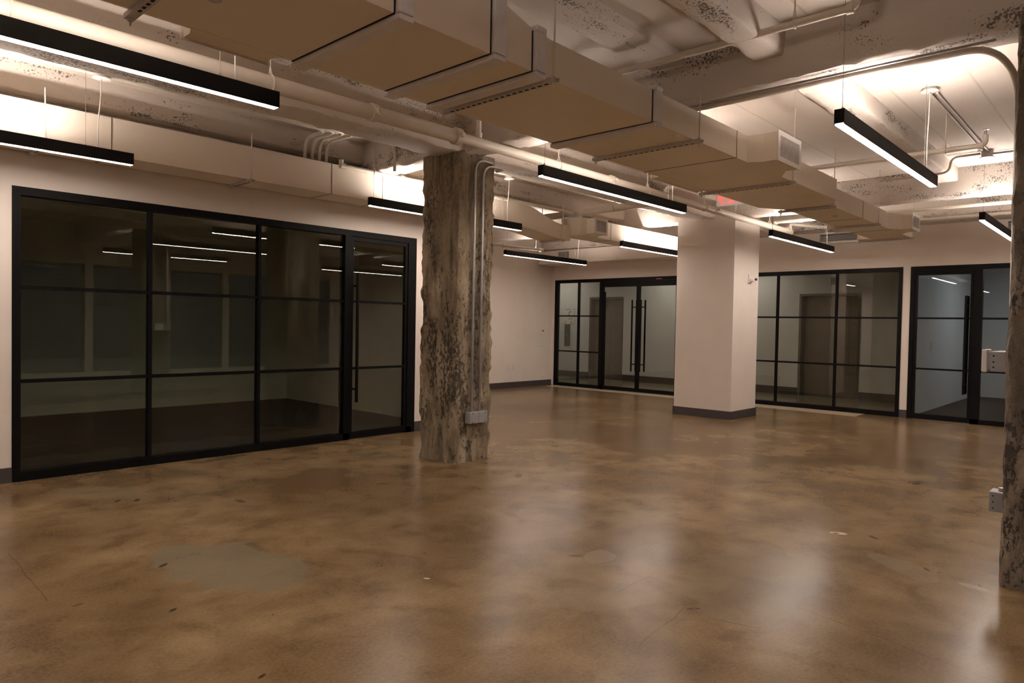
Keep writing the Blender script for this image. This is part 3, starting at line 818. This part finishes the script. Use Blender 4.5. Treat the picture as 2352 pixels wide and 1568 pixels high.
b_ = branch(4.28, 3.235, 1.33, 'off-white branch pipe crossing before the pitted beam, upper right')
hanger_ring(b_, (4.28, 1.68, 3.235), 1, .026, ZS)
b_ = branch(7.45, 3.06, 1.19, 'off-white branch pipe passing behind the upper right pendant light')
hanger_ring(b_, (7.45, 1.5, 3.06), 1, .026, ZS)
b_ = branch(10.72, 3.04, -1.0, 'off-white branch pipe under the far beam, upper of the two at far right', up=False)
b_ = branch(11.3, 3.08, -1.0, 'off-white branch pipe close to the far wall, lower of the two at far right', up=False, x1=11.95)
for y in (.9, 2.35): hanger_ring(b_, (11.95, y, 3.08), 1, .026, ZS)
# cross main and duct-side pipe
CX, CYJ, CZ = 8.30, 6.43, 3.05
t = thing('sprinkler_cross_main', (CX, 5.5, CZ), 'thick off-white pipe crossing from the left wall duct behind the middle pendant light', 'pipe')
MB().tube([(CX, 7.4, CZ), (CX, 4.9, CZ+.03)], .05, 18).build('pipe_run', 'pipe', t)
MB().cyl((CX, CYJ-.06, CZ), (CX, CYJ+.06, CZ), .062, 18).build('coupling', 'pipe', t)
hanger_ring(t, (CX, 5.75, CZ+.02), 1, .052, ZS)
t = pipe('sprinkler_branch', [(4.20, 6.43, 3.095), (4.20, 6.43, 3.035), (8.26, 6.43, 3.05)], .024, 'slim off-white pipe along the upper edge of the left wall duct', fil=.04, group='sprinkler branch pipes',
         fittings=(((4.19, 6.43, 3.035), (4.25, 6.43, 3.035), .032), ((4.98, 6.43, 3.042), (5.04, 6.43, 3.042), .033), ((8.16, 6.43, 3.05), (8.2, 6.43, 3.05), .033)))
hanger_ring(t, (4.62, 6.43, 3.04), 0, .026, ZS)
hanger_ring(t, (6.35, 6.43, 3.044), 0, .026, ZS)
t = pipe('sprinkler_branch', [(7.0, 8.49, 2.73), (9.92, 8.49, 2.78)], .022, 'slim off-white pipe above the farthest left pendant light', group='sprinkler branch pipes',
         fittings=(((9.86, 8.49, 2.779), (9.93, 8.49, 2.78), .034), ((8.86, 8.49, 2.761), (8.92, 8.49, 2.762), .03)))
hanger_ring(t, (9.75, 8.49, 2.777), 0, .024, ZS)
pipe('drop_pipe', [(7.45, 8.0, ZS-.001), (7.45, 8.0, 2.715), (7.60, 7.72, 2.67), (7.62, 7.66, 2.70)], .026, 'short white drop pipe with elbow behind the raw column, under the duct', fil=.05)
# conduits on the slab above the left wall duct
for k in range(5):
    y = 6.08+.046*k
    xe = 4.28-.085*k
    if k == 0: pts = [(-2.5, y, 3.315), (4.64, y, 3.315), (4.64, y, 3.0)]; ff = .26
    else: pts = [(-2.5, y, 3.315), (xe, y, 3.315), (xe-.06, 6.60, 3.30), (xe-.06, 6.62, 3.051)]; ff = .16
    pipe('conduit', pts, .0175, ('outermost off-white conduit of five on the slab, bending down nearest the raw column' if k == 0 else
         '%s of the four conduits that curl down behind the left wall duct' % ('rightmost', 'second from right', 'second from left', 'leftmost')[k-1]), 'conduit', fil=ff, group='conduits over the left wall duct', seg=10)
pipe('conduit', [(4.96, 6.225, 3.312), (9.96, 6.225, 3.312)], .017, 'off-white conduit under the slab right of the raw column, above the middle pendant lights', 'conduit', seg=10)
t = thing('junction_box', (4.0, 6.6, 3.05), 'dark opening box on top of the left wall duct under the curled conduits', 'box')
MB().box(3.84, 4.30, 6.56, 6.66, 3.0505, 3.075, .003).build('case', 'hole', t)
# flat strap tray beside the lower pendants
def jbox(x, y, label, r=.055):
    t = thing('ceiling_junction_box', (x, y, 3.385), label, 'junction box')
    MB().box(x-r, x+r, y-r, y+r, ZS-.042, ZS-.0005, .004).build('case', 'pipe', t)
    MB().box(x-r-.004, x+r+.004, y-r-.004, y+r+.004, ZS-.0455, ZS-.0425).build('cover', 'plastic', t)
# conduits of the right pendant lights
pipe('conduit', [(6.72, 1.47, 3.385), (9.2, 1.485, 3.388)], .009, 'grey conduit on the slab leading from the upper right canopy, left of the pair', 'conduit', 'strut', seg=10, group='conduits at upper right')
pipe('conduit', [(6.72, 1.425, 3.385), (9.2, 1.44, 3.388)], .009, 'grey conduit on the slab leading from the upper right canopy, right of the pair', 'conduit', 'strut', seg=10, group='conduits at upper right')
t = thing('junction_box', (9.27, 1.46, 3.34), 'round grey junction box on the slab near the far beam, where conduits meet', 'junction box')
MB().lathe((9.27, 1.46, 3.325), [(0, 0), (.075, 0), (.075, .008), (.055, .01), (.055, .0745), (0, .0745)], 20).build('case', 'strut', t)
pipe('conduit', [(9.25, 1.52, 3.375), (9.25, 1.80, 3.375), (9.26, 1.815, 3.21), (9.26, 2.55, 3.205)], .014, 'painted conduit bending from the round junction box down under the joist', 'conduit', 'pipe', fil=.13, seg=10)
pipe('conduit', [(9.33, 1.42, 3.375), (9.33, -1.0, 3.375)], .014, 'painted conduit leaving the round junction box towards the brown column', 'conduit', 'pipe_grey', seg=10)
# conduit beneath the pitted cross beam, bending down the brown column
pipe('conduit', [(4.80, 3.0, 3.028), (4.80, .75, 3.022), (5.0, .642, 2.87), (5.02, .634, 1.287)], .0195, 'long conduit under the pitted cross beam, bending down beside the brown column', 'conduit', 'pipe', fil=.15, seg=12)
pipe('conduit', [(4.725, 2.46, 3.030), (4.725, .72, 3.026)], .008, 'thin bright tube beside the long conduit under the pitted cross beam', 'conduit', 'pipe_grey', seg=8)
# conduits and outlet box on the raw column
CF = 4.988
t = thing('outlet_box', (4.855, CF, .39), 'grey double outlet box low on the raw concrete column', 'outlet box')
MB().box(4.735, 4.98, CF-.045, CF+.03, .392, .505, .004).build('case', 'box_grey', t)
for x in (4.77, 4.945):
    for z in (.405, .492): MB().cyl((x, CF-.0455, z), (x, CF-.048, z), .005, 8).build('screw', 'hole', t)
MB().box(4.8565, 4.8585, CF-.0462, CF-.045, .395, .502).build('joint', 'hole', t)
for x, zt_, lb in ((4.795, 3.0, 'left of the two steel conduits rising from the outlet box on the raw column'), (4.905, 2.965, 'right of the two steel conduits rising from the outlet box on the raw column')):
    t = pipe('conduit', [(x, CF, .505), (x, CF, zt_), (5.20 if x > 4.85 else 5.06, CF, zt_), (5.21 if x > 4.85 else 5.07, CF+.12, zt_)], .0135, lb, 'conduit', 'pipe_grey', fil=.15, seg=12, group='steel conduits on the raw column')
    for z in (1.35, 2.45 if x < 4.85 else 2.72):
        MB().cyl((x, CF, z-.02), (x, CF, z+.02), .0175, 12).build('coupling', 'pipe_grey', t)
    MB().cyl((x, CF, .505), (x, CF, .53), .019, 12).build('connector', 'pipe_grey', t)
# boxes on the brown column
t = thing('fire_alarm_strobe', (4.83, .66, 1.16), 'white alarm faceplate on a grey back box fixed to the brown column at right', 'alarm')
MB().box(4.76, 5.05, .60, .70, 1.16, 1.275, .004).build('back_box', 'box_grey', t)
MB().box(4.755, 4.905, .715, .742, 1.155, 1.285, .006).build('faceplate', 'plastic', t)
MB().box(4.77, 4.89, .70, .715, 1.17, 1.27).build('spacer', 'box_grey', t)
for z in (1.185, 1.215, 1.25): MB().cyl((4.7595, .685, z), (4.757, .685, z), .005, 8).build('screw', 'hole', t)
t = thing('outlet_box', (4.82, .66, .37), 'small pale grey outlet box low on the brown column', 'outlet box')
MB().box(4.76, 4.88, .60, .685, .365, .478, .004).build('case', 'box_grey', t)
for z in (.385, .42, .455): MB().cyl((4.7595, .665, z), (4.757, .665, z), .004, 8).build('screw', 'hole', t)
MB().cyl((4.80, .63, .478), (4.80, .63, .50), .017, 12).build('connector', 'pipe_grey', t)

# ------------------------------------------------------------------ small wall fittings
t = thing('occupancy_sensor', (10.5, 4.70, 2.07), 'white occupancy sensor on the right face of the white column', 'sensor')
MB().box(10.43, 10.535, 4.688, 4.708, 2.09, 2.225, .006).build('base_plate', 'plastic', t)
s = MB(); s.box(10.46, 10.52, 4.63, 4.69, 2.115, 2.17, .012); s.build('head', 'plastic', t)
s = MB(); s.cyl((10.50, 4.65, 2.15), (10.54, 4.612, 2.152), .019, 14); s.build('eye', 'base', t)
t = thing('wall_control', (12.17, YC, 1.0), 'small white control with dark display on the recessed wall beside the double doors', 'wall control')
MB().box(12.12, 12.19, YC-.022, YC, 1.13, 1.28, .006).build('body', 'plastic', t)
MB().box(12.135, 12.175, YC-.0235, YC-.022, 1.235, 1.27).build('display', 'hole', t)
t = thing('switch_plate', (12.15, YC, .88), 'wide white switch plate below the small wall control', 'switch')
MB().box(12.01, 12.30, YC-.008, YC, .895, 1.01, .003).build('plate', 'plastic', t)
for k in range(4): MB().box(12.045+.06*k, 12.078+.06*k, YC-.012, YC-.008, .92, .985, .001).build('rocker', 'plastic', t)
for x, lb in ((11.03, 'left white wall outlet low on the recessed wall'), (11.20, 'right white wall outlet low on the recessed wall')):
    t = thing('wall_outlet', (x, YC, .39), lb, 'outlet', 'wall outlets on the recessed wall')
    MB().box(x-.04, x+.04, YC-.008, YC, .39, .51, .003).build('plate', 'plastic', t)
    s = MB()
    for z in (.425, .475): s.box(x-.012, x-.008, YC-.0095, YC-.008, z-.008, z+.008); s.box(x+.008, x+.012, YC-.0095, YC-.008, z-.008, z+.008)
    s.build('slots', 'hole', t)
t = thing('switch_plate', (14.6, 2.95, 1.05), 'slim white switch pair on the office wall behind the right glass door', 'switch')
for x in (14.0, 14.1): MB().box(x-.02, x+.02, 2.942, 2.95, 1.06, 1.22, .002).build('plate', 'plastic', t)

# ------------------------------------------------------------------ exit sign
EX = 9.38
t = thing('exit_sign', (EX, 4.54, 3.16), 'white EXIT sign with red letters and arrow, partly hidden by the big duct', 'sign')
MB().box(EX, EX+.012, 4.335, 4.735, 3.13, 3.345, .004).build('panel', 'signface', t)
MB().box(EX-.02, EX+.03, 4.36, 4.72, 3.345, ZS-.0005, .004).build('mount', 'plastic', t)
l = MB(); xx = EX-.0025
def rect(y_left, y_right, z0, z1): l.box(xx, EX+.0005, y_right, y_left, z0, z1)
zb_, zt2 = 3.158, 3.318; hgt = zt2-zb_
# arrow < at the left, then E X I T, reading from +y to -y
def quad(a): l.prism([(xx, y, z) for (y, z) in a], (.003, 0, 0))
quad([(4.727, 3.245), (4.705, 3.245), (4.682, 3.29), (4.704, 3.29)]); quad([(4.727, 3.245), (4.704, 3.20), (4.682, 3.20), (4.705, 3.245)])
y = 4.674; wl = .076; st = .023
rect(y, y-st, zb_, zt2); rect(y-st, y-wl, zb_, zb_+.021); rect(y-st, y-wl*.9, (zb_+zt2)/2-.0105, (zb_+zt2)/2+.0105); rect(y-st, y-wl, zt2-.021, zt2)
y -= .092
quad([(y, zb_), (y-.024, zb_), (y-.078, zt2), (y-.054, zt2)]); quad([(y-.054, zb_), (y-.078, zb_), (y-.024, zt2), (y, zt2)])
y -= .094
rect(y, y-.023, zb_, zt2)
y -= .038
rect(y, y-.07, zt2-.021, zt2); rect(y-.025, y-.045, zb_, zt2-.021)
l.build('letters', 'red', t)
